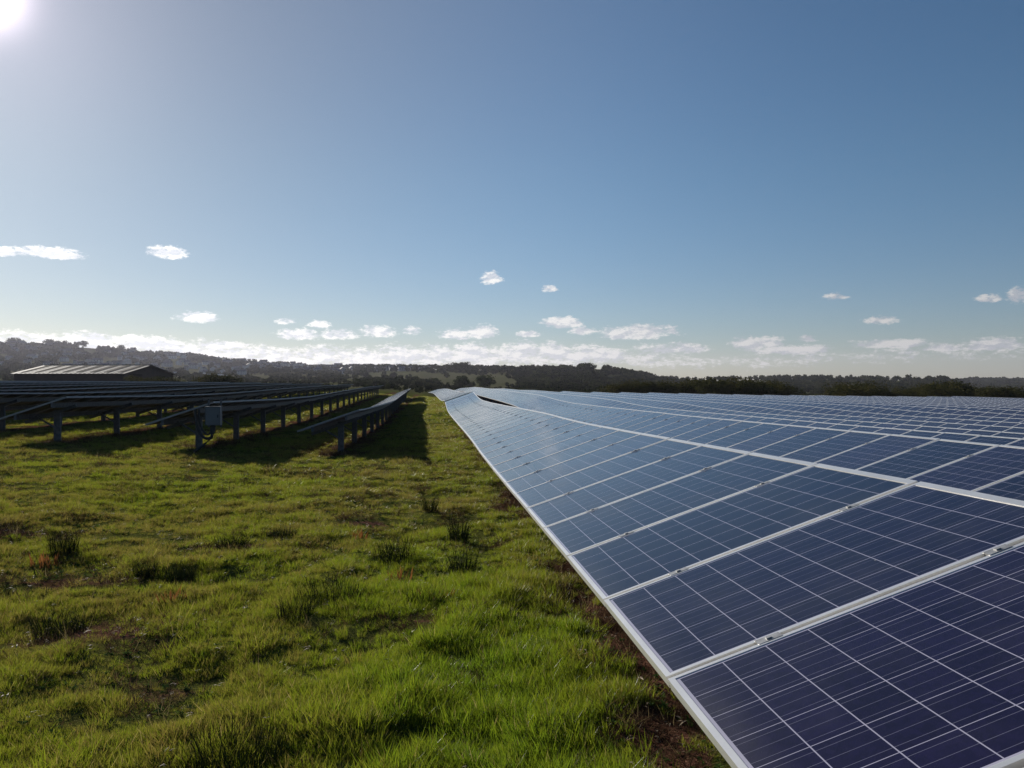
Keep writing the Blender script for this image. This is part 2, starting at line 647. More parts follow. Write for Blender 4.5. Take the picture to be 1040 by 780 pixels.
def tuft_mesh(name, mat, nb, h, spread, width, lean, seed, curl=.5):
    rd = random.Random(seed)
    mb = MB()
    for _ in range(nb):
        a = rd.uniform(0, 2 * math.pi)
        rr = spread * math.sqrt(rd.random())
        bx, by = rr * math.cos(a), rr * math.sin(a)
        hh = h * rd.uniform(.45, 1.15)
        la = a + rd.gauss(0, .9)
        ln = lean * rd.uniform(.2, 1.3) * hh
        w = width * rd.uniform(.6, 1.3)
        fa = rd.uniform(0, math.pi)
        wx, wy = math.cos(fa) * w / 2, math.sin(fa) * w / 2
        prev = None
        segs = 3
        for s in range(segs + 1):
            tt = s / segs
            off = ln * (tt ** (1 + curl))
            z = hh * (tt - .25 * lean * tt * tt)
            cx, cy = bx + math.cos(la) * off, by + math.sin(la) * off
            k = (1 - tt) ** .6 if s < segs else 0
            l_, r_ = (cx - wx * k, cy - wy * k, z - .01), (cx + wx * k, cy + wy * k, z - .01)
            if prev:
                n = len(mb.v)
                if s == segs:
                    mb.v += [(cx, cy, z)]
                    mb.f.append((n - 2, n - 1, n))
                    mb.m.append(0)
                    mb.uv += [(0, tt)] * 3
                else:
                    mb.v += [l_, r_]
                    mb.f.append((n - 2, n - 1, n + 1, n))
                    mb.m.append(0)
                    mb.uv += [(0, tt)] * 4
            else:
                mb.v += [l_, r_]
            prev = True
    return mb.mesh(name, mat)


def build_grass():
    protos = []
    for k in range(8):
        h = [.035, .045, .058, .07, .088, .105, .04, .06][k]
        me = tuft_mesh('tuft', M_GRASS, 44, h * .92, .050, .0037, [.9, .8, .7, .6, .6, .55, 1.3, 1.0][k], 40 + k)
        protos.append(bpy.data.objects.new('grass_tuft_%d' % k, me))
    P, S, T, I = [], [], [], []

    def add(n, rmin, rmax, a0, a1, smul, xmax, power=1.0):
        r = np.sqrt(rng.uniform(rmin ** 2, rmax ** 2, n))
        a = np.radians(rng.uniform(a0, a1, n))
        X, Y = r * np.sin(a), r * np.cos(a)
        bare = bare_mask(X, Y)
        ok = (rng.random(n) > bare * 1.12) & (X < xmax)
        X, Y, r = X[ok], Y[ok], r[ok]
        clump = vnoise(X, Y, 3.2, 8) * .55 + vnoise(X, Y, 1.1, 9) * .45
        lush = .8 * np.exp(-((X - .3) / .9) ** 2) * np.exp(-((Y - 3.8) / 3.5) ** 2) + .35 * vnoise(X, Y, .6, 11)
        ok = rng.random(len(X)) < np.clip(clump * 2.8 - .5, .28, 1)
        X, Y, r, clump, lush = X[ok], Y[ok], r[ok], clump[ok], lush[ok]
        fine = vnoise(X, Y, 7.5, 14)
        sc = smul * (.16 + .85 * clump + .34 * lush + .75 * (fine - .38)) * rng.uniform(.65, 1.35, len(X))
        sc = np.maximum(sc, .25 * smul)
        tn = np.clip(.14 + .62 * lush + .35 * (vnoise(X, Y, 1.6, 12) - .5) + rng.normal(0, .15, len(X)), 0, 1)
        Z = ground_rel(X, Y) + EYE
        Z = Z + np.where(r < 25, (vnoise(X, Y, 2.2, 3) - .5) * .08 + (vnoise(X, Y, 6, 4) - .5) * .045, 0) - .004
        P.append(np.stack([X, Y, Z], 1))
        S.append(sc)
        T.append(tn)
        I.append(np.where(lush > .45, rng.integers(2, 8, len(X)), rng.integers(0, 8, len(X)) % 4 + np.where(rng.random(len(X)) < .15, 4, 0)) % 8)
    add(42000, 2.2, 7, -42, 24, .95, 1.75)
    add(50000, 7, 14, -42, 13, 1.0, 1.75)
    add(48000, 14, 26, -42, 8, 1.2, 1.75)
    add(42000, 26, 60, -42, 4, 1.8, 1.5)
    add(16000, 60, 105, -12, 2, 2.6, 1.6)
    P, S, T, I = np.concatenate(P), np.concatenate(S), np.concatenate(T), np.concatenate(I)
    n = len(P)
    o = scatter('grass', P, S, rng.uniform(0, 6.28, n), I, T, protos, tilt=(rng.normal(0, .12, n), rng.normal(0, .12, n)))
    tag(o, 'short uneven grass covering the open strip and the ground between the posts', 'grass', kind='stuff')
    # clover and dry leaf litter
    pr = []
    M_LITTER = simple('dry_litter', (.30, .25, .17), .7, 0, .3, 30, var_col=(.14, .08, .05), spec=.2)
    for k in range(4):
        mb = MB()
        rd = random.Random(k)
        for _ in range(3):
            a = rd.uniform(0, 6.28)
            L_, w = rd.uniform(.02, .05), rd.uniform(.004, .010)
            c = Vector((rd.uniform(-.03, .03), rd.uniform(-.03, .03), rd.uniform(.01, .05)))
            d = Vector((math.cos(a), math.sin(a), rd.uniform(-.4, .4))) * L_
            s = Vector((-math.sin(a), math.cos(a), 0)) * w
            mid = c + Vector((0, 0, .008))
            mb.quad([c - d, mid - s, c + d, mid + s])
        pr.append(bpy.data.objects.new('litter_%d' % k, mb.mesh('litter', M_LITTER)))
    n = 6000
    r = np.sqrt(rng.uniform(2.2 ** 2, 16 ** 2, n))
    a = np.radians(rng.uniform(-42, 18, n))
    X, Y = r * np.sin(a), r * np.cos(a)
    ok = (X < 1.4) & (rng.random(n) < .25 + bare_mask(X, Y))
    X, Y, r = X[ok], Y[ok], r[ok]
    n = len(X)
    Z = ground_rel(X, Y) + EYE + (vnoise(X, Y, 2.2, 3) - .5) * .08 + (vnoise(X, Y, 6, 4) - .5) * .045 + rng.uniform(-.005, .025, n)
    M_WEED = foliage_material('weed_leaves', (.045, .085, .020), (.085, .13, .035), .3)
    wp = []
    for k in range(5):
        mb = MB()
        rd = random.Random(900 + k)
        for q in range(9 + 2 * k):
            a_ = rd.uniform(0, 6.28)
            rr_, L_, w_ = rd.uniform(.005, .045), rd.uniform(.012, .028) * (1 + .25 * k), rd.uniform(.006, .011) * (1 + .2 * k)
            c_ = Vector((math.cos(a_) * rr_, math.sin(a_) * rr_, rd.uniform(.02, .055)))
            d_ = Vector((math.cos(a_), math.sin(a_), rd.uniform(-.3, .6))).normalized() * L_
            s_ = Vector((-math.sin(a_), math.cos(a_), rd.uniform(-.3, .3))) * w_
            mb.quad([c_ - d_, c_ - s_ - d_ * .2, c_ - s_ * .8 + d_ * .5, c_ + d_, c_ + s_ * .8 + d_ * .5, c_ + s_ - d_ * .2])
        wp.append(bpy.data.objects.new('weed_%d' % k, mb.mesh('weed', M_WEED)))
    m_ = 16000
    r2 = np.sqrt(rng.uniform(2.2 ** 2, 18 ** 2, m_)) * rng.random(m_) ** .15
    r2 = np.maximum(r2, 2.2 + rng.random(m_))
    a2 = np.radians(rng.uniform(-42, 22, m_))
    X2, Y2 = r2 * np.sin(a2), r2 * np.cos(a2)
    k2 = (X2 < 1.5) & (vnoise(X2, Y2, 1.3, 41) * .6 + vnoise(X2, Y2, 4.1, 42) * .4 > .54)
    X2, Y2, r2 = X2[k2], Y2[k2], r2[k2]
    m_ = len(X2)
    Z2 = ground_rel(X2, Y2) + EYE + (vnoise(X2, Y2, 2.2, 3) - .5) * .08 + (vnoise(X2, Y2, 6, 4) - .5) * .045
    ow = scatter('weeds', np.stack([X2, Y2, Z2], 1), rng.uniform(.18, .42, m_), rng.uniform(0, 6.28, m_), rng.integers(0, 5, m_), np.zeros(m_), wp, tilt=(rng.normal(0, .25, m_), rng.normal(0, .25, m_)))
    tag(ow, 'small broad-leaved weeds and clover growing through the grass', 'weeds', kind='stuff')
    M_DEAD = foliage_material('dead_grass_stems', (.050, .026, .018), (.15, .095, .050), .2)
    dp_ = [bpy.data.objects.new('dead_tuft_%d' % k, tuft_mesh('dead_tuft', M_DEAD, 22, .04 + .012 * k, .06, .0045, 1.6, 800 + k)) for k in range(4)]
    dp_.append(bpy.data.objects.new('dead_tuft_4', tuft_mesh('straw_stems', foliage_material('straw', (.20, .15, .07), (.34, .27, .13), .4), 5, .17, .05, .003, .8, 811)))
    m_ = 80000
    r2 = np.sqrt(rng.uniform(2.2 ** 2, 30 ** 2, m_) * rng.random(m_) ** .35)
    r2 = np.maximum(r2, 2.2 + rng.random(m_))
    a2 = np.radians(rng.uniform(-42, 24, m_))
    X2, Y2 = r2 * np.sin(a2), r2 * np.cos(a2)
    k2 = (X2 < 1.7) & (rng.random(m_) < bare_mask(X2, Y2) * 1.0 + .04 + .35 * np.clip((vnoise(X2, Y2, 2.9, 51) - .58) * 5, 0, 1)) & (vnoise(X2, Y2, 3.7, 31) > .30)
    X2, Y2, r2 = X2[k2], Y2[k2], r2[k2]
    m_ = len(X2)
    Z2 = ground_rel(X2, Y2) + EYE + np.where(r2 < 25, (vnoise(X2, Y2, 2.2, 3) - .5) * .08 + (vnoise(X2, Y2, 6, 4) - .5) * .045, 0)
    od = scatter('dead_grass', np.stack([X2, Y2, Z2], 1), rng.uniform(.5, 1.15, m_) * (1 + r2 * .03), rng.uniform(0, 6.28, m_), np.where(rng.random(m_) < .10, 4, rng.integers(0, 4, m_)), np.zeros(m_), dp_, tilt=(rng.normal(0, .3, m_), rng.normal(0, .3, m_)))
    tag(od, 'dead brown grass and stems matted over the bare soil', 'dead grass', kind='stuff')
    o = scatter('leaf_litter', np.stack([X, Y, Z], 1), rng.uniform(.25, .7, n), rng.uniform(0, 6.28, n), rng.integers(0, 4, n), np.zeros(n), pr)
    tag(o, 'pale dry bits of leaf and straw lying in the grass and on the bare soil', 'leaf litter', kind='stuff')


build_grass()


# ----------------------------------------------------------------- rushes and docks in the open grass
def rush(name, X, Y, h, spread, nb, seed, label, mat=M_RUSH, width=.005, cat='rush', group='dark rush clumps in the grass'):
    me = tuft_mesh(name, mat, nb, h, spread, width, .35, seed, .8)
    o = link(bpy.data.objects.new(name, me))
    o.location = (X, Y, gz(X, Y) - .02)
    tag(o, label, cat, group)
    return o


RUSH = [
    (64, 562, .20, .13, 'small dark rush clump standing alone at the left of the open grass'),
    (236, 556, .15, .15, 'low dark rush clump left of the middle of the open grass'),
    (182, 588, .12, .12, 'loose dark rush clump in the grass below and left of the low rush clump'),
    (148, 584, .12, .10, 'thin dark rush tuft beside the loose clump on the left of the grass'),
    (335, 612, .17, .26, 'widest dark rush clump in the grass, near the bottom centre left'),
    (300, 632, .16, .12, 'small dark rush tuft at the near foot of the widest rush clump'),
    (400, 568, .20, .20, 'dark rush clump midway between the widest clump and the panel row'),
    (470, 583, .22, .12, 'upright dark rush clump nearest to the low edge of the panel row'),
    (466, 548, .25, .10, 'narrow tall rush clump just beyond the upright one by the panel row'),
    (437, 522, .22, .10, 'narrow rush clump farthest up the bright grass strip'),
    (428, 614, .13, .12, 'low rush tuft right of the widest rush clump'),
    (290, 545, .12, .12, 'faint rush tuft between the low clump and the row of posts'),
    (240, 770, .16, .20, 'rush clump at the near bottom edge of the grass'),
    (60, 640, .12, .16, 'dark rush tuft beside the muddy patch on the left'),
]
for i, (x, y, h, s, lab) in enumerate(RUSH):
    D = EYE * F / (y - 388.0)
    X, Y, _ = px(x, D)
    D = (EYE - gz(X, Y)) * F / (y - 388.0)
    X, Y, _ = px(x, D)
    rush('rush_clump', X, Y, h * 1.4, s * 1.0, int(150 + 900 * s), 100 + i, lab, width=.0045)
DOCK = [(442, 612, 'reddish dock plant right of the widest rush clump'), (362, 545, 'orange brown dock plant by the bare patch in mid grass'),
        (175, 610, 'rusty dock plant below the loose rush clump'), (45, 575, 'rusty dock plant at the left side of the open grass'),
        (405, 590, 'orange brown dock plant beside the dark rush clump')]
for i, (x, y, lab) in enumerate(DOCK):
    D = 1.68 * F / (y - 388.0)
    X, Y, _ = px(x, D)
    rush('dock_plant', X, Y, .15, .11, 30, 300 + i, lab, M_DOCK, .022, 'dock plant', 'rusty dock plants in the grass')


# ----------------------------------------------------------------- solar panels
MIDH = .89            # height of the module plane's middle above the ground


def frame_and_glass():
    """module in local space: x = up the slope (0..MOD_L), y along the row, z = normal, origin at the middle"""
    hl, hw = MOD_L / 2, MOD_W / 2
    lip_s, lip_l, dep = .042, .017, .040
    lip_b = .021
    g = MB()
    zt = -.002
    xs, ys = hl - lip_s + .003, hw - lip_l + .003
    xb = hl - lip_b + .003
    g.quad([(-xb, -ys, zt), (xs, -ys, zt), (xs, ys, zt), (-xb, ys, zt)], 0,
           [(hw - ys, hl - xb), (hw - ys, hl + xs), (hw + ys, hl + xs), (hw + ys, hl - xb)])
    zb = -.008
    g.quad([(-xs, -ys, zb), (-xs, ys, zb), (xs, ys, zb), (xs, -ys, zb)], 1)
    f = MB()
    I4 = Matrix.Identity(4)
    f.box(I4, -hl, -hl + lip_b, -hw, hw, -dep, .001)
    f.box(I4, hl - lip_s, hl, -hw, hw, -dep, .001)
    f.box(I4, -hl + lip_b, hl - lip_s, -hw, -hw + lip_l, -dep, .001)
    f.box(I4, -hl + lip_b, hl - lip_s, hw - lip_l, hw, -dep, .001)
    c = MB()
    for x in (-.23 * 2 * .825 + .0, ):
        pass
    c.box(I4, -.045, .045, -.019, .019, -.03, .004)
    c.box(I4, -.009, .009, -.009, .009, .004, .009)
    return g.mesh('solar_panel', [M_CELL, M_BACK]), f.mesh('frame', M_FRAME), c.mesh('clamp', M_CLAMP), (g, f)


ME_GLASS, ME_FRAME, ME_CLAMP, (G_MB, F_MB) = frame_and_glass()


def bend(Y):
    return -9.2e-5 * max(Y, 0) ** 2


def row_z(xh, Y):
    xm = xh + bend(Y) - MOD_L / 2 * TC
    a = 0
    for o in (-.8, -.4, 0, .4, .8):
        a += gz_smooth(xm, Y + o)
    return a / 5 + MIDH


def gz_smooth(X, Y):
    v = ground_rel(X, Y)
    v = v - (.018 * math.sin(X * 1.3 + .6 * Y) * math.sin(Y * .9 - .4 * X) + .012 * math.sin(X * 3.1 - Y * 2.2))
    return float(v) + EYE


def row_matrix(xh, Y, zc=None, jig=0.0):
    """frame of the module plane at distance Y along the row"""
    z = row_z(xh, Y) if zc is None else zc
    s = (row_z(xh, Y + .5) - row_z(xh, Y - .5))
    t = TILT + jig
    ex = Vector((math.cos(t), 0, math.sin(t)))
    ey = Vector((-1.84e-4 * max(Y, 0), 1, s)).normalized()
    n = ex.cross(ey).normalized()
    ex = ey.cross(n)
    M = Matrix((ex, ey, n)).transposed().to_4x4()
    M.translation = Vector((xh + bend(Y) - MOD_L / 2 * TC, Y, z))
    return M


def solar_row(xh, y0, y1, label, detail, group, first_post=.55):
    """detail 2: every module with frame (sub-part) and clamps; 1: every module one mesh; 0: module sheet as one part"""
    root = empty('solar_panel_row', (xh - MOD_L / 2 * TC, y0, gz(xh - .8, y0)))
    tag(root, label, 'solar panels', group)
    off = -Vector(root.location)
    T = Matrix.Translation(off)
    n = int((y1 - y0) / PITCH)
    sheet, fsheet, cl = MB(), MB(), MB()
    nind = 0
    rd = random.Random(int(xh * 100) + int(y0))
    for i in range(n):
        Y = y0 + (i + .5) * PITCH
        M = row_matrix(xh, Y, jig=rd.gauss(0, .0022))
        if detail and nind < 100:
            nind += 1
            if detail == 2:
                p = link(bpy.data.objects.new('solar_panel', ME_GLASS), root)
                p.matrix_local = T @ M
                fr = link(bpy.data.objects.new('frame', ME_FRAME), p)
            else:
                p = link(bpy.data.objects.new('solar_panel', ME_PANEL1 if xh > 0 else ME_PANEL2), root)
                p.matrix_local = T @ M
            if detail == 2 and nind <= 50:
                Mg = row_matrix(xh, Y + PITCH / 2)
                for xx in (-.27 * MOD_L, .27 * MOD_L):
                    c = link(bpy.data.objects.new('clamp', ME_CLAMP), root)
                    c.matrix_local = T @ Mg @ Matrix.Translation((xx, 0, 0))
        else:
            for (src, matoff) in ((G_MB, 0), (F_MB, 2)):
                b = len(sheet.v)
                sheet.v += [tuple(T @ M @ Vector(v)) for v in src.v]
                sheet.f += [tuple(b + k for k in f) for f in src.f]
                sheet.m += [k + matoff for k in src.m]
                sheet.uv += src.uv
    if sheet.v:
        so = sheet.build('solar_panels', [M_CELL, M_BACK, M_FRAME if xh > 0 else M_FRAME_SHADE], root)
        so['kind'] = 'stuff'
        if detail:
            so['label'] = 'solar panels at the far end of the row'
    # rails under the modules
    for xx in (-.27 * MOD_L, .27 * MOD_L):
        mb = MB()
        prev = None
        k = int((y1 - y0) / 3) + 1
        for j in range(k + 1):
            Y = min(y0 + j * 3, y0 + n * PITCH)
            M = row_matrix(xh, Y)
            p = T @ M @ Vector((xx, 0, -.102))
            if prev is not None and (p - prev).length > .05:
                mb.bar(prev, p, .06, .12)
            prev = p
        mb.build('rail', M_STEEL, root)
    # posts with rafter and brace
    nb = 0
    Y = y0 + first_post
    merged = MB()
    while Y < y0 + n * PITCH:
        M = row_matrix(xh, Y)
        xm = xh - MOD_L / 2 * TC
        pxo = .19                       # post stands towards the high side
        top = M @ Vector((pxo / TC, 0, -.15))
        base = Vector((top.x, Y, gz(top.x, Y) - .25))
        mb = MB()
        # C-profile post
        I = Matrix.Translation(off + Vector((top.x, Y, 0)))
        for bx in ((-.075, .075, -.004, .004), (-.075, -.067, .004, .075), (.067, .075, .004, .075)):
            mb.box(I, bx[0], bx[1], bx[2], bx[3], base.z, top.z + .01)
        rf = MB()
        a = T @ M @ Vector((-.62, 0.03, -.20))
        b = T @ M @ Vector((.66, 0.03, -.20))
        rf.bar(a, b, .07, .08)
        br = MB()
        a = T @ M @ Vector((-.32, -.02, -.14))
        b = off + Vector((top.x - .02, Y - .02, base.z + .62))
        br.bar(a, b, .04, .04)
        if detail >= 1 and nb < 100:
            mb.build('post', M_STEEL, root)
            rf.build('rafter', M_STEEL, root)
            br.build('brace', M_STEEL, root)
        else:
            for s in (mb, rf):
                q = len(merged.v)
                merged.v += s.v
                merged.f += [tuple(q + k for k in f) for f in s.f]
                merged.m += s.m
                merged.uv += s.uv
        nb += 1
        Y += 3.8
    if merged.v:
        mo = merged.build('posts', M_STEEL, root)
        mo['kind'] = 'stuff'
    return root


def join_panel():
    mb = MB()
    for (src, mo) in ((G_MB, 0), (F_MB, 2)):
        b = len(mb.v)
        mb.v += src.v
        mb.f += [tuple(b + k for k in f) for f in src.f]
        mb.m += [k + mo for k in src.m]
        mb.uv += src.uv
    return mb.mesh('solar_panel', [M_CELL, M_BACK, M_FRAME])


ME_PANEL1 = join_panel()
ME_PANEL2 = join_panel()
ME_PANEL2.materials[2] = M_FRAME_SHADE
ORD = ['first', 'second', 'third', 'fourth', 'fifth', 'sixth', 'seventh', 'eighth', 'ninth', 'tenth', 'eleventh', 'twelfth', 'thirteenth',
       'fourteenth', 'fifteenth', 'sixteenth', 'seventeenth', 'eighteenth', 'nineteenth']
# phase of the joints: a joint of the first row passes D=3.0 at the low edge
YJ = 2.63
for i, xh in enumerate(ROWS_R):
    grp = 'solar panel rows right of the grass strip'
    if i == 0:
        ys = YJ - 5 * PITCH
        solar_row(xh, ys, ys + 45 * PITCH + .01, 'nearest long row of blue solar panels, its low edge along the grass strip', 2, grp, 1.2)
        y2 = ys + 45 * PITCH + 1.3
        solar_row(xh, y2, 135, 'far section of solar panels beyond the hump of the nearest row', 1, grp)
        continue
    ys = max(-1.0, (xh * 1.34 / 1.12) * .80 - 1.5)
    ys = YJ + .33 * i % 1 + math.floor(ys - YJ) * PITCH
    lab = '%s row of blue solar panels counted rightwards from the grass strip' % ORD[i]
    det = 2 if i == 1 else (1 if i < 5 else 0)
    solar_row(xh, ys, 135 if i < 4 else 100, lab, det, grp)
for i, xh in enumerate(ROWS_L):
    grp = 'solar panel rows left of the grass strip'
    y0 = [20.6, 19.57, 20.3][i] if i < 3 else max(21.2, -xh * 1.89 * .86 - 2)
    lab = ['shaded solar panel row seen from behind, bordering the grass strip on its left',
           'shaded solar panel row with the grey cable box under its near end',
           'shaded solar panel row nearest the left edge with its end slope and posts in view'][i] if i < 3 else \
        '%s solar panel row counted leftwards from the grass strip, behind nearer dark rows' % ORD[i]
    if i == 0:
        solar_row(xh, y0, 72, lab, 1, grp, .75)
        solar_row(xh, 76, 100, 'short far section of solar panels beyond the end of the row left of the grass', 0, grp)
    else:
        solar_row(xh, y0, 100, lab, 1 if i < 3 else 0, grp, .75)

# cable box and cables under the second row on the left
xh = ROWS_L[1]
bx, by, _ = px(217.0, 18.75)
zt = EYE + (388 - 412.5) / F * 18.75
t = empty('cable_box', (bx, by, zt - .45))
tag(t, 'grey electrical box hung under the near end of the second left panel row', 'electrical box')
mb = MB()
I4 = Matrix.Identity(4)
mb.box(I4, -.17, .17, -.09, .09, 0, .43)
mb.box(I4, -.18, .18, -.10, .10, .43, .445)
mb.build('housing', M_BOX, t)
mb = MB()
mb.box(I4, -.155, .155, -.102, -.091, .015, .415)
d = mb.build('door', simple('box_door', (.10, .11, .125), .4, 0, .05, 5), t)
mb = MB()
mb.box(I4, .11, .135, -.115, -.103, .18, .25)
mb.build('latch', M_CABLE, d)
mb = MB()
for xx in (-.14, .14):
    mb.box(I4, xx - .02, xx + .02, .0905, .12, -.05, .62)
mb.build('bracket', M_STEEL, t)
for k, (dx0, dx1, dy, dp, lab) in enumerate(((-.42, .02, -.02, .36, 'thick black cable looping down from the panels to the grey box'),
                                          (-.35, -.06, .04, .26, 'inner black cable loop beside the thick one under the grey box'))):
    mb = MB()
    pts = []
    for j in range(15):
        u = j / 14
        xx = bx + dx0 + (dx1 - dx0) * (.5 - .5 * math.cos(u * math.pi))
        top0 = zt - .08
        z = (top0 * (1 - u) + (zt - .46) * u) - dp * math.sin(u * math.pi) ** .8 - .12 * math.sin(u * math.pi)
        pts.append((xx, by + dy, z))
    mb.tube(pts, (.032 - .008 * k), 8)
    o = mb.build('cable', M_CABLE)
    tag(o, lab, 'cable', 'black cables by the grey box')
mb = MB()
g0 = gz(bx - .45, by - .1)
mb.tube([(bx - .02, by + .02, zt - .45), (bx - .05, by + .0, zt - .75), (bx - .22, by - .02, g0 + .16), (bx - .5, by - .06, g0 - .05)], .035, 8)
o = mb.build('conduit', M_CABLE)
tag(o, 'dark conduit running from the grey box down into the ground', 'conduit')


# ----------------------------------------------------------------- barn
def barn():
    D = 150.0
    x0, y0, z0 = px(125.5, D, 379.3)      # near right eave corner
    x1, y1, z1 = px(14.0, D + 1.5, 378.4)       # near left eave corner
    A = Vector((x0, y0, 0))
    Lv = Vector((x1 - x0, y1 - y0, 0))
    L = Lv.length
    Lv.normalize()
    Wv = Vector((-Lv.y, Lv.x, 0))
    if Wv.y < 0:
        Wv = -Wv
    W = 19.0
    ze = z0
    zr = ze + 1.75
    gzb = min(gz(x0, y0), gz(x1, y1)) - .3
    mid = A + Lv * (L / 2) + Wv * (W / 2)
    root = empty('barn', (mid.x, mid.y, gzb))
    tag(root, 'low brown barn with striped sheet roof beyond the left panel rows', 'barn')

    def P(l, w, z):
        v = A + Lv * l + Wv * w
        return Vector((v.x, v.y, z)) - Vector(root.location)
    mb = MB()
    M_WALL = simple('barn_boards', (.035, .018, .014), .8, 0, .25, .9, .3)
    mb.quad([P(0, 0, gzb), P(0, 0, ze), P(L, 0, ze), P(L, 0, gzb)])
    mb.quad([P(0, W, gzb), P(L, W, gzb), P(L, W, ze), P(0, W, ze)])
    for l in (0, L):
        mb.quad([P(l, 0, gzb), P(l, W, gzb), P(l, W, ze), P(l, W / 2, zr), P(l, 0, ze)])
    mb.build('wall', M_WALL, root)
    M_SHEET = simple('weathered_sheet', (.13, .12, .125), .75, 0, .12, .35, spec=.25)
    M_DARK = simple('dark_rooflight', (.025, .02, .02), .95, 0, .2, .4, spec=.05)
    mb = MB()
    ov = .4
    for sgn in (0, 1):
        wa, wb = (-ov, W / 2) if sgn == 0 else (W + ov, W / 2)
        za, zb_ = ze - ov * 1.75 / (W / 2), zr
        for dz in (.06, .0):
            q = [P(-ov, wa, za + dz), P(L + ov, wa, za + dz), P(L + ov, wb, zb_ + dz), P(-ov, wb, zb_ + dz)]
            mb.quad(q if dz else q[::-1])
        mb.quad([P(-ov, wa, za), P(-ov, wa, za + .06), P(L + ov, wa, za + .06), P(L + ov, wa, za)])
    # corrugation ribs
    for k in range(int(L / .9)):
        l = .45 + k * .9
        a, b = P(l, -ov, ze - ov * .184 + .08), P(l, W / 2, zr + .08)
        mb.bar(a, b, .07, .05)
    rf = mb.build('roof', M_SHEET, root)
    for k in range(8):
        l = 1.2 + k * (L - 2.4) / 7
        mb = MB()
        a, b = P(l, .9, ze + .9 * .184 + .10), P(l, W / 2 - .7, zr - .7 * .184 + .10)
        mb.bar(a, b, .8, .05)
        mb.build('rooflight', M_DARK, rf)
    mb = MB()
    mb.bar(P(-ov, W / 2, zr + .1), P(L + ov, W / 2, zr + .1), .5, .08)
    mb.build('ridge_cap', M_SHEET, rf)
    mb = MB()
    mb.bar(P(-.02, 2, gzb + 1.4), P(-.02, 6.5, gzb + 1.4), .1, 2.9)
    mb.build('door', M_DARK, root)


barn()


# ----------------------------------------------------------------- trees and bushes
def crown_mesh(name, mat, w, h, nclump, nleaf, leaf, seed, base=0.0, flat=1.0):
    """leaf-sized faces gathered in clumps through the crown's volume"""
    rd = np.random.default_rng(seed)
    V, Fc = [], []
    for c in range(nclump):
        u = rd.normal(size=3)
        u /= np.linalg.norm(u)
        rr = rd.random() ** .45
        cx, cy = u[0] * w * .40 * rr, u[1] * w * .40 * rr
        cz = base + h * (.5 + .40 * u[2] * rr)
        cr = w * rd.uniform(.12, .24)
        q = rd.normal(size=(nleaf, 3))
        q /= np.linalg.norm(q, axis=1)[:, None]
        rad = cr * rd.uniform(.55, 1.05, nleaf)
        ctr = np.array([cx, cy, cz]) + q * rad[:, None] * np.array([1, 1, .8 * flat])
        for k in range(nleaf):
            nrm = q[k] + rd.normal(0, .5, 3)
            nrm /= np.linalg.norm(nrm)
            a = np.cross(nrm, rd.normal(size=3))
            a /= np.linalg.norm(a)
            b = np.cross(nrm, a)
            s = leaf * rd.uniform(.6, 1.4)
            n = len(V)
            p = ctr[k]
            V += [tuple(p - a * s), tuple(p + b * s * .6), tuple(p + a * s), tuple(p - b * s * .6)]
            Fc.append((n, n + 1, n + 2, n + 3))
    me = bpy.data.meshes.new(name)
    me.from_pydata(V, [], Fc)
    me.materials.append(mat)
    return me


def trunk_mesh(h, w, r, seed):
    rd = random.Random(seed)
    mb = MB()
    mb.tube([(0, 0, -.5), (rd.uniform(-.1, .1), 0, h * .3), (rd.uniform(-.2, .2), rd.uniform(-.2, .2), h * .75)], [r, r * .8, r * .35], 7)
    for k in range(5):
        a = rd.uniform(0, 6.28)
        z = h * rd.uniform(.2, .5)
        mb.tube([(0, 0, z), (math.cos(a) * w * .18, math.sin(a) * w * .18, z + h * .15), (math.cos(a) * w * .33, math.sin(a) * w * .33, z + h * .28)], [r * .5, r * .35, r * .12], 5)
    return mb.mesh('trunk', M_BARK)


# named trees: (px x, px top y, distance, crown width, height, label)
TREE_PROTO = [(crown_mesh('crown', M_LEAF, 10, 9.2, 34, 60, .42, 60 + k, .9), trunk_mesh(9, 9, .35, 70 + k)) for k in range(4)]


def place_tree(X, Y, h, wf, label, group, k, name='broadleaf_tree'):
    cm, tm = TREE_PROTO[k % 4]
    root = empty(name, (X, Y, gz(X, Y) - .2))
    s = h / 10.6
    root.scale = (s * wf, s * wf, s)
    root.rotation_euler = (0, 0, random.uniform(0, 6.28))
    tag(root, label, 'tree', group)
    link(bpy.data.objects.new('crown', cm), root)
    link(bpy.data.objects.new('trunk', tm), root)
    return root


SKY_TREES = [
    (14, 1.0, 24, 1.5, 'largest round tree on the left skyline of the town hill'),
    (32, 1.0, 12, 1.5, 'low round tree on the skyline between the two large left trees'),
    (50, 1.0, 22, 1.3, 'tall round tree on the skyline above the barn roof ridge'),
    (58, 1.0, 17, 1.2, 'tree joined to the right side of the tall skyline tree above the barn'),
    (66, 1.0, 19, .8, 'narrow pointed tree on the skyline above the barn'),
    (78, 1.0, 18, 1.0, 'pointed tree left of the square-topped skyline tree'),
    (85, 1.0, 22, 1.1, 'square-topped tree on the skyline above the middle of the barn'),
    (123, 1.0, 20, 1.1, 'lone round tree on the skyline right of the barn ridge'),
]
for i, (x, t_, h, wf, lab) in enumerate(SKY_TREES):
    X, Y, _ = px(x, 1600)
    e, rd_, _ = far_params(np.array(X), np.array(Y))
    k = float(rd_) / math.hypot(X, Y) * .985
    X, Y = X * k, Y * k
    place_tree(X, Y, h * .85, wf, lab, 'skyline trees on the town hill', i)
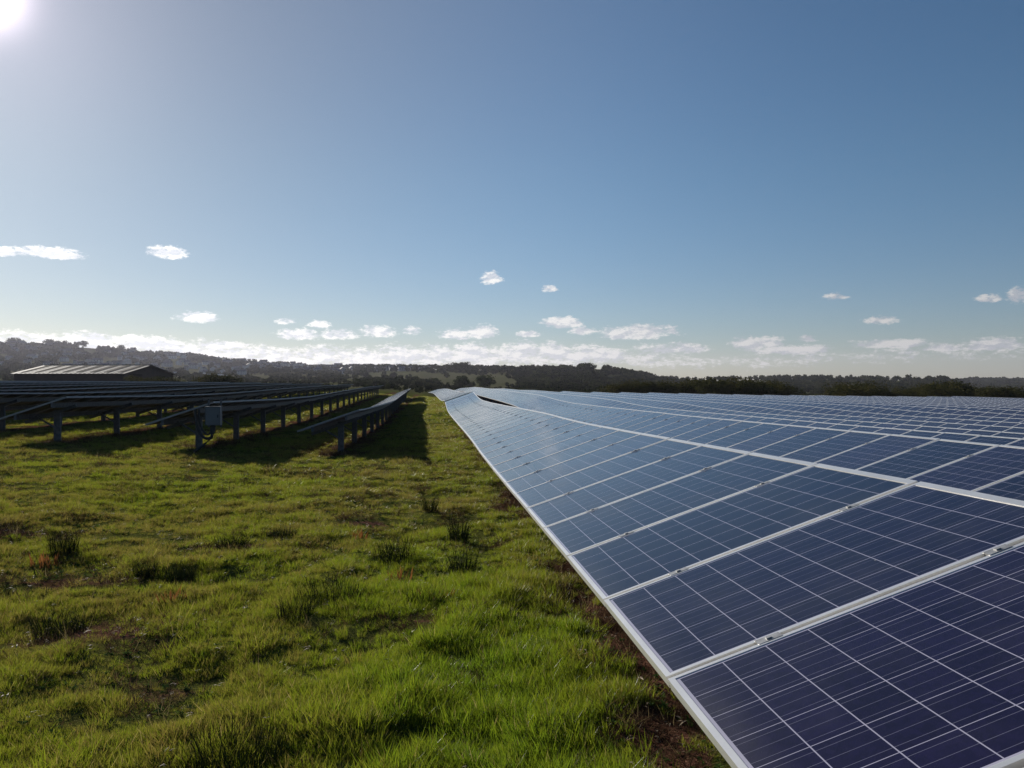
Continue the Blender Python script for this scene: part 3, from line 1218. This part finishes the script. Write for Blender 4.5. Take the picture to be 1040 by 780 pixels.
MID_TREES = [
    (462, 820, 12, 1.3, 'broad tree on the skyline above the pale hillside fields'),
    (472, 800, 13, 1.2, 'tree beside the broad one on the skyline above the fields'),
    (391, 1080, 11, 2.0, 'wide dark tree on the skyline left of the pale fields'),
    (468, 330, 6.5, 1.2, 'round dark tree standing in the pale field left of the taller one'),
    (492, 330, 7.0, 1.3, 'larger round dark tree in the pale field nearest the panel rows'),
    (478, 345, 4.0, 1.2, 'small dark tree between the two round trees in the pale field'),
    (441, 420, 5.0, 1.4, 'low dark tree at the left end of the pale field'),
    (574, 700, 7.5, 1.6, 'rounded tree at the left top of the wooded ridge'),
    (597, 700, 9, 1.8, 'tallest tree on top of the wooded ridge'),
    (634, 690, 7, 1.5, 'tree on the wooded ridge where it starts to fall to the right'),
]
for i, (x, D, h, wf, lab) in enumerate(MID_TREES):
    X, Y, _ = px(x, D)
    place_tree(X, Y, h, wf, lab, 'separate trees on the middle hillside', i)


def build_woods():
    protos = []
    for k in range(5):
        mb = crown_mesh('wood_crown', M_WOOD, 10, 8.5, 16, 26, .8, 400 + k, 1.2)
        protos.append(bpy.data.objects.new('wood_tree_%d' % k, mb))
    P, S = [], []

    def band(n, xa, xb, ta, tb, hmin, hmax, keep=1.0):
        for _ in range(n):
            if random.random() > keep:
                continue
            xp = random.uniform(xa, xb)
            t_ = random.uniform(ta, tb)
            X, Y, _z = px(xp, 1000)
            e, rd_, _ = far_params(np.array(X), np.array(Y))
            r = 135 + (float(rd_) - 135) * (t_ ** (1 / .85))
            k = r / math.hypot(X, Y)
            X, Y = X * k, Y * k
            # keep the open fields of the middle hillside clear
            if 372 < xp < 525 and (.42 if xp < 450 else .27) < t_ < .80:
                edge = abs(((xp * .013 + t_ * 3.1) % 1) - .5)
                if edge < .465:
                    continue
            if xp < 372 and vnoise(np.array(xp), np.array(t_ * 160), .045, 3) > .62:
                continue
            if xp > 515 and vnoise(np.array(xp), np.array(t_ * 260), .055, 9) > .70:
                continue
            if 805 < xp < 860 and t_ < .12:
                continue
            P.append((X, Y, gz(X, Y) - 1.0))
            hh = min(random.uniform(hmin, hmax), r * random.uniform(.005, .0095) * (.62 if xp < 360 else .9))
            P[-1] = (X, Y, gz(X, Y) - .1 * hh)
            S.append(hh / 9.7)
    band(5200, -60, 372, .10, 1.0, 8, 15)
    band(1500, -60, 380, .80, 1.01, 8, 14)
    band(900, 360, 530, .0, 1.01, 7, 12)
    band(260, 350, 452, .20, .42, 6, 10)
    band(260, 360, 530, .93, 1.01, 9, 13)
    band(3200, 515, 680, .02, 1.01, 7, 11)
    band(3200, 670, 1100, .06, 1.01, 6, 10)
    band(1000, 960, 1100, .5, 1.01, 9, 14)
    n = len(P)
    o = scatter('woodland', np.array(P), np.array(S), rng.uniform(0, 6.28, n), rng.integers(0, 5, n), rng.random(n), protos)
    tag(o, 'mass of dark trees covering the distant hillsides and hedgerows', 'woodland', kind='stuff')


build_woods()

# scrub belt just beyond the right end of the field
BUSH_PROTO = [(crown_mesh('crown', M_LEAF_BUSH, 4.4, 3.0, 30, 60, .12, 500 + k, .0), trunk_mesh(2.2, 3.0, .09, 520 + k)) for k in range(5)]


def place_bush(xp, D, h, wf, label, group):
    X, Y, _ = px(xp, D)
    k = random.randrange(5)
    root = empty('bush', (X, Y, gz(X, Y) - .15))
    s = h / 3.0
    root.scale = (s * wf, s * wf, s)
    root.rotation_euler = (0, 0, random.uniform(0, 6.28))
    tag(root, label, 'bush', group)
    link(bpy.data.objects.new('crown', BUSH_PROTO[k][0]), root)
    link(bpy.data.objects.new('trunk', BUSH_PROTO[k][1]), root)


# (x, height) over the belt, the two darkest masses stand in front
for j in range(30):
    xp = 622 + j * 6.6 + random.uniform(-2, 2)
    h = 2.6 + 1.0 * math.exp(-((xp - 700) / 40) ** 2) + .9 * math.exp(-((xp - 765) / 35) ** 2) + random.uniform(-.5, .5)
    if xp > 800:
        h *= .55
    place_bush(xp, random.uniform(116, 128), h, 1.25, 'dark leafy bush in the left half of the scrub belt behind the right panel rows', 'bushes in the left half of the scrub belt')
for j in range(38):
    xp = 852 + j * 6.0 + random.uniform(-2, 2)
    h = 2.9 + .5 * math.sin(xp * .06) + random.uniform(-.6, .6)
    place_bush(xp, random.uniform(112, 128), h, 1.25, 'dark leafy bush in the right half of the scrub belt behind the right panel rows', 'bushes in the right half of the scrub belt')
# bushes by the barn
for xp, D, h, wf, lab in ((140, 128, 1.7, 1.5, 'pale green bush in front of the gable end of the barn'), (157, 128, 1.6, 1.7, 'wide pale green bush at the foot of the barn gable'),
                          (172, 130, 1.3, 1.3, 'dark low bush right of the barn gable'), (181, 131, 1.2, 1.1, 'small bush at the end of the barn hedge'),
                          (212, 130, 2.0, 1.4, 'left bush of the low dark clump right of the barn'), (222, 130, 2.1, 1.4, 'middle bush of the low dark clump right of the barn'),
                          (232, 130, 1.9, 1.4, 'right bush of the low dark clump right of the barn')):
    place_bush(xp, D, h + .7, wf, lab, 'bushes near the barn')


# ----------------------------------------------------------------- town houses on the left hillside
def house_meshes(w, d, h, rh, roofmat):
    a = MB()
    I4 = Matrix.Identity(4)
    a.box(I4, -w / 2, w / 2, -d / 2, d / 2, -1.5, h)
    for sx in (-w / 2, w / 2):
        a.quad([(sx, -d / 2, h), (sx, d / 2, h), (sx, 0, h + rh)])
    b = MB()
    o = .4
    for s in (-1, 1):
        for dz in (0, .15):
            b.quad([(-w / 2 - o, s * (d / 2 + o), h - rh * o / (d / 2) + dz + .02), (w / 2 + o, s * (d / 2 + o), h - rh * o / (d / 2) + dz + .02),
                    (w / 2 + o, 0, h + rh + dz + .02), (-w / 2 - o, 0, h + rh + dz + .02)])
    b.box(I4, w * .3, w * .3 + .9, -.5, .5, h + rh * .6, h + rh + 1.1)
    c = MB()
    for s in (-1, 1):
        for xx in (-w * .3, 0, w * .3):
            for zz in (.8, 3.4):
                if zz + 1.3 < h:
                    c.box(I4, xx - .55, xx + .55, s * (d / 2 + .001) - .03, s * (d / 2 + .001) + .03, zz, zz + 1.3)
    return a.mesh('wall', M_HOUSEWALL), b.mesh('roof', roofmat), c.mesh('window', M_CABLE)


HP = [house_meshes(9, 7.5, 5.2, 2.6, M_HOUSEROOF), house_meshes(15, 8, 5.2, 2.8, M_HOUSEROOF), house_meshes(11, 8, 3.0, 2.4, M_HOUSEROOF), house_meshes(13, 9, 4.0, 1.6, M_WHITEROOF)]


def place_house(xp, t_, k, rot, label, group, s=1.0):
    X, Y, _ = px(xp, 1000)
    e, rd_, _ = far_params(np.array(X), np.array(Y))
    r = 135 + (float(rd_) - 135) * (t_ ** (1 / .85))
    q = r / math.hypot(X, Y)
    X, Y = X * q, Y * q
    root = empty('house', (X, Y, gz(X, Y) + 1.0))
    root.rotation_euler = (0, 0, rot)
    s *= min(1.0, r / 2300)
    root.scale = (s, s, s)
    tag(root, label, 'house', group)
    for nm, me in zip(('wall', 'roof', 'window'), HP[k]):
        link(bpy.data.objects.new(nm, me), root)


hz = random.Random(21)
nh = 0
while nh < 215:
    xp = hz.uniform(-5, 436)
    t_ = hz.uniform(.35, 1.0) if xp < 250 else hz.uniform(.72, 1.0)
    if xp > 370:
        t_ = hz.uniform(.88, .99)
    place_house(xp, t_, hz.choice((0, 0, 1, 1, 2)), hz.choice((0, .3, -.3, .15)) + (1.57 if hz.random() < .3 else 0),
                'small pale house among trees on the hazy town hillside', 'houses on the town hillside', 1.1 + .5 * hz.random())
    nh += 1
for x, tt in ((37, .72), (38.5, .76), (45, .73), (50, .73), (55, .72), (57, .75), (63, .78), (22, .74), (41, .78), (106, .42), (110, .43)):
    place_house(x, tt, 3, hz.uniform(-.4, .4), 'white sheet roofed building glinting on the hillside above the barn', 'glinting white buildings above the barn', .8)
for x, tt in ((178, .38), (181, .36), (208, .40), (213, .38), (219, .36), (223, .41), (226, .39), (229, .37), (224, .5), (232, .35)):
    place_house(x, tt, 3, hz.uniform(-.4, .4), 'white glinting building in the cluster low on the hillside right of the barn', 'glinting white buildings right of the barn', .8)

# ----------------------------------------------------------------- water beyond the scrub
X, Y, Z = px(830, 190)
mb = MB()
for x0_, x1_ in ((790, 870),):
    a, b, c_, d_ = px(x0_, 150), px(x1_, 150), px(x1_, 215), px(x0_, 215)
    zt_ = max(gz(q[0], q[1]) for q in (a, b, c_, d_)) + .25
    mb.quad([(a[0], a[1], zt_), (b[0], b[1], zt_), (c_[0], c_[1], zt_), (d_[0], d_[1], zt_)])
wm = simple('pond_water', (.05, .07, .09), .08, 0, .1, 1, .1)
o = mb.build('water', wm)
tag(o, 'small strip of pale water between the bushes', kind='structure')

# ----------------------------------------------------------------- haze
m, t, out = material('haze_air')
pv = t.n('ShaderNodeVolumePrincipled')
pv.inputs['Color'].default_value = C(.80, .80, .95)
pv.inputs['Density'].default_value = .00008
pv.inputs['Anisotropy'].default_value = .3
t.l(pv.outputs[0], out.inputs['Volume'])
mb = MB()
mb.box(Matrix.Identity(4), -5400, 5400, -5400, 5400, -60, 175)
hz_o = mb.build('haze', m)
tag(hz_o, 'thin bluish haze lying over the far hills', 'haze', kind='stuff')

# ----------------------------------------------------------------- sky
w = bpy.data.worlds.new('World')
scene.world = w
w.use_nodes = True
t = NT(w.node_tree)
out = t.n('ShaderNodeOutputWorld')
bg = t.n('ShaderNodeBackground')
sky = t.n('ShaderNodeTexSky', sky_type='NISHITA')
sky.sun_disc = False
sky.sun_elevation = SUN_EL
sky.sun_rotation = SUN_AZ
sky.altitude = 50
sky.air_density = 1.0
sky.dust_density = .15
sky.ozone_density = 2.2
tc = t.n('ShaderNodeTexCoord')
Dv = tc.outputs['Generated']
nrm = t.n('ShaderNodeVectorMath', operation='NORMALIZE')
t.l(Dv, nrm.inputs[0])
sp = t.n('ShaderNodeSeparateXYZ')
t.l(nrm.outputs[0], sp.inputs[0])
az = t.m('MULTIPLY', t.m('ARCTAN2', sp.outputs[0], sp.outputs[1]), 180 / math.pi)   # degrees, 0 = +Y, right positive
el = t.m('MULTIPLY', t.m('ARCSINE', sp.outputs[2]), 180 / math.pi)
cv = t.n('ShaderNodeCombineXYZ')
t.l(az, cv.inputs[0])
t.l(t.m('MULTIPLY', el, 2.3), cv.inputs[1])
n_big = t.noise(cv.outputs[0], .55, 8, .62)
n_fine = t.noise(cv.outputs[0], 2.6, 7, .65)
cv2 = t.n('ShaderNodeCombineXYZ')
t.l(t.m('ADD', az, -.25), cv2.inputs[0])
t.l(t.m('MULTIPLY', t.m('ADD', el, .28), 2.3), cv2.inputs[1])
n_up = t.noise(cv2.outputs[0], .55, 8, .62)


def azel(x, y):
    lat = (x - 520) / F
    return math.degrees(math.atan(lat) + YAW), math.degrees(math.atan((388 - y) / math.hypot(F, x - 520)))


CLOUDS = [(55, 259, 34, 6, 1.0), (5, 257, 10, 5, .6), (170, 258, 18, 6, .95), (199, 323.5, 20, 5, .95), (288, 327, 12, 3.2, .6), (325, 330, 11, 4, .75),
          (303, 341, 20, 6, .9), (345, 341, 20, 5.5, .85), (385, 338, 20, 6.5, .8), (418, 337, 9, 4.5, .65), (463, 341, 17, 6, .85), (489, 339, 15, 7, .9), (498, 284, 10, 6.5, .8),
          (557, 294, 9, 3.5, .6), (571, 329, 18, 6, .85), (592, 337, 14, 4.5, .6), (538, 340, 12, 3, .6), (650, 338, 40, 7, .85), (640, 342, 30, 4, .8), (690, 356, 30, 6, .8), (770, 350, 26, 8, .85),
          (800, 356, 55, 5, .7), (850, 302, 12, 4, .5), (893, 326, 19, 4.5, .75), (820, 345, 10, 3.5, .5), (905, 350, 40, 5, .85), (1008, 352, 32, 7, .9), (960, 354, 35, 4, .6), (1005, 304, 13, 4.5, .6),
          (1036, 302, 12, 8, .9), (100, 346, 28, 6, .9), (130, 342, 6, 2, .5), (228, 352, 30, 5, .8), (150, 352, 20, 4, .6)]
acc = None
for (x, y, wx, wy, s) in CLOUDS:
    a0, e0 = azel(x, y)
    kx = math.degrees(wx / F) * 1.0 * math.cos(math.atan((x - 520) / F)) ** 2 + .12
    ky = math.degrees(wy / F) * 1.12 * math.cos(math.atan((x - 520) / F)) + .08
    dx = t.m('DIVIDE', t.m('SUBTRACT', az, a0), kx)
    dy0 = t.m('SUBTRACT', el, e0)
    dy = t.m('DIVIDE', dy0, ky)
    dy = t.m('MAXIMUM', dy, t.m('MULTIPLY', dy, -1.7))
    d2 = t.m('ADD', t.m('MULTIPLY', dx, dx), t.m('MULTIPLY', dy, dy))
    v = t.m('MULTIPLY', t.m('SUBTRACT', 1.0, d2), .5)
    v = t.m('MULTIPLY_ADD', v, 1.0, (s - 1) * .35 + .16)
    acc = v if acc is None else t.m('MAXIMUM', acc, v)
# low bank of cloud along the horizon, thicker to the left of the rows
band_c = t.m('MULTIPLY_ADD', t.m('SINE', t.m('MULTIPLY', az, .21)), .22, 1.8)
band_c = t.m('ADD', band_c, t.ss(az, -40, -5, .35, 0.0))
bd = t.m('DIVIDE', t.m('SUBTRACT', el, band_c), 1.0)
band = t.m('SUBTRACT', .50, t.m('MULTIPLY', t.m('MULTIPLY', bd, bd), .5))
band = t.m('SUBTRACT', band, t.ss(az, 9, 20, 0.0, .36))
band = t.m('SUBTRACT', band, t.ss(az, -33, -40, 0.0, .2))
acc = t.m('MAXIMUM', acc, band)
nn = t.m('ADD', t.m('MULTIPLY', n_big, .55), t.m('MULTIPLY', n_fine, .45))
dens = t.m('ADD', acc, t.m('MULTIPLY', t.m('SUBTRACT', nn, .5), 3.1))
cover = t.ss(dens, .0, .5)
cover = t.m('MULTIPLY', cover, t.ss(acc, -.55, -.15))
shade = t.ss(t.m('SUBTRACT', n_up, n_big), -.06, .07)
# angle to the sun
sd = Vector((math.sin(SUN_AZ) * math.cos(SUN_EL), math.cos(SUN_AZ) * math.cos(SUN_EL), math.sin(SUN_EL)))
dp = t.n('ShaderNodeVectorMath', operation='DOT_PRODUCT')
t.l(nrm.outputs[0], dp.inputs[0])
gd = azel(-20, -12)
ga, ge = R(gd[0]), R(gd[1])
dp.inputs[1].default_value = (math.sin(ga) * math.cos(ge), math.cos(ga) * math.cos(ge), math.sin(ge))
ang = t.m('MULTIPLY', t.m('ARCCOSINE', t.m('MINIMUM', dp.outputs['Value'], .999999)), 180 / math.pi)
lit = t.ss(ang, 10, 62, 1.0, 0.0)
CLOUD_B = t.m('MULTIPLY_ADD', lit, 10.0, 9.5)
cl_hi = t.n('ShaderNodeVectorMath', operation='SCALE')
cl_hi.inputs[0].default_value = (1.0, .985, .97)
t.l(CLOUD_B, cl_hi.inputs['Scale'])
cl_lo = t.n('ShaderNodeVectorMath', operation='SCALE')
cl_lo.inputs[0].default_value = (.66, .69, .76)
t.l(CLOUD_B, cl_lo.inputs['Scale'])
ccol = t.mix(shade, cl_hi.outputs[0], cl_lo.outputs[0])
hsv = t.n('ShaderNodeHueSaturation')
hsv.inputs['Saturation'].default_value = 1.16
hsv.inputs['Value'].default_value = 1.02
t.l(sky.outputs[0], hsv.inputs['Color'])
tint = t.mix(1.0, hsv.outputs[0], C(.90, 1.02, 1.14), 'MULTIPLY')
hzt = t.n('ShaderNodeVectorMath', operation='MULTIPLY')
t.l(tint, hzt.inputs[0])
low = t.n('ShaderNodeVectorMath', operation='SCALE')
t.l(hzt.outputs[0], low.inputs[0])
low.inputs['Scale'].default_value = 1.0
t.l(t.mix(t.ss(el, 0, 16), C(.84, .83, .95), C(1.0, 1.02, .985)), hzt.inputs[1])
low2 = t.n('ShaderNodeVectorMath', operation='SCALE')
t.l(low.outputs[0], low2.inputs[0])
t.l(t.ss(ang, 4, 42, .74, 1.0), low2.inputs['Scale'])
skyc = t.mix(t.m('MULTIPLY', cover, .9), low2.outputs[0], ccol)
# bright aureole round the sun
core = t.m('MULTIPLY', t.m('EXPONENT', t.m('MULTIPLY', t.m('MULTIPLY', ang, ang), -1 / 3.0)), 30.0)
mid_ = t.m('MULTIPLY', t.m('EXPONENT', t.m('MULTIPLY', ang, -1 / 5.2)), 6.0)
wide = t.m('MULTIPLY', t.m('EXPONENT', t.m('MULTIPLY', t.m('MULTIPLY', ang, ang), -1 / (32.0 ** 2))), 2.2)
gl = t.n('ShaderNodeVectorMath', operation='SCALE')
gl.inputs[0].default_value = (1.0, .80, .86)
t.l(t.m('ADD', core, mid_), gl.inputs['Scale'])
gw = t.n('ShaderNodeVectorMath', operation='SCALE')
gw.inputs[0].default_value = (1.0, .83, .52)
t.l(wide, gw.inputs['Scale'])
skyg = t.n('ShaderNodeVectorMath', operation='ADD')
t.l(skyc, skyg.inputs[0])
t.l(gw.outputs[0], skyg.inputs[1])
skyc = skyg.outputs[0]
fin = t.n('ShaderNodeVectorMath', operation='ADD')
t.l(skyc, fin.inputs[0])
t.l(gl.outputs[0], fin.inputs[1])
t.l(fin.outputs[0], bg.inputs[0])
bg.inputs[1].default_value = .05
t.l(bg.outputs[0], out.inputs[0])

# ----------------------------------------------------------------- sun
sl = bpy.data.lights.new('sun', 'SUN')
sl.energy = 5.0
sl.angle = R(.5)
sl.color = (1.0, .93, .82)
so = link(bpy.data.objects.new('sun', sl))
so.rotation_euler = (-sd).to_track_quat('-Z', 'Y').to_euler()

# ----------------------------------------------------------------- camera
cam = bpy.data.cameras.new('camera')
cam.sensor_width = 36
cam.lens = F / 1040 * 36
cam.shift_y = -(390 - 388.0) / 1040 * 1.0
cam.clip_start = .05
cam.clip_end = 12000
co = link(bpy.data.objects.new('camera', cam))
co.location = (0, 0, EYE)
co.rotation_euler = (R(90), 0, -YAW)
scene.camera = co

scene.view_settings.view_transform = 'Standard'
scene.view_settings.look = 'None'
scene.view_settings.exposure = .42
scene.view_settings.gamma = 1
scene.cycles.use_denoising = True
scene.cycles.denoising_prefilter = 'NONE'
scene.cycles.max_bounces = 6
scene.cycles.diffuse_bounces = 3
scene.cycles.glossy_bounces = 3
scene.cycles.transmission_bounces = 3
scene.cycles.volume_bounces = 0
scene.cycles.transparent_max_bounces = 6
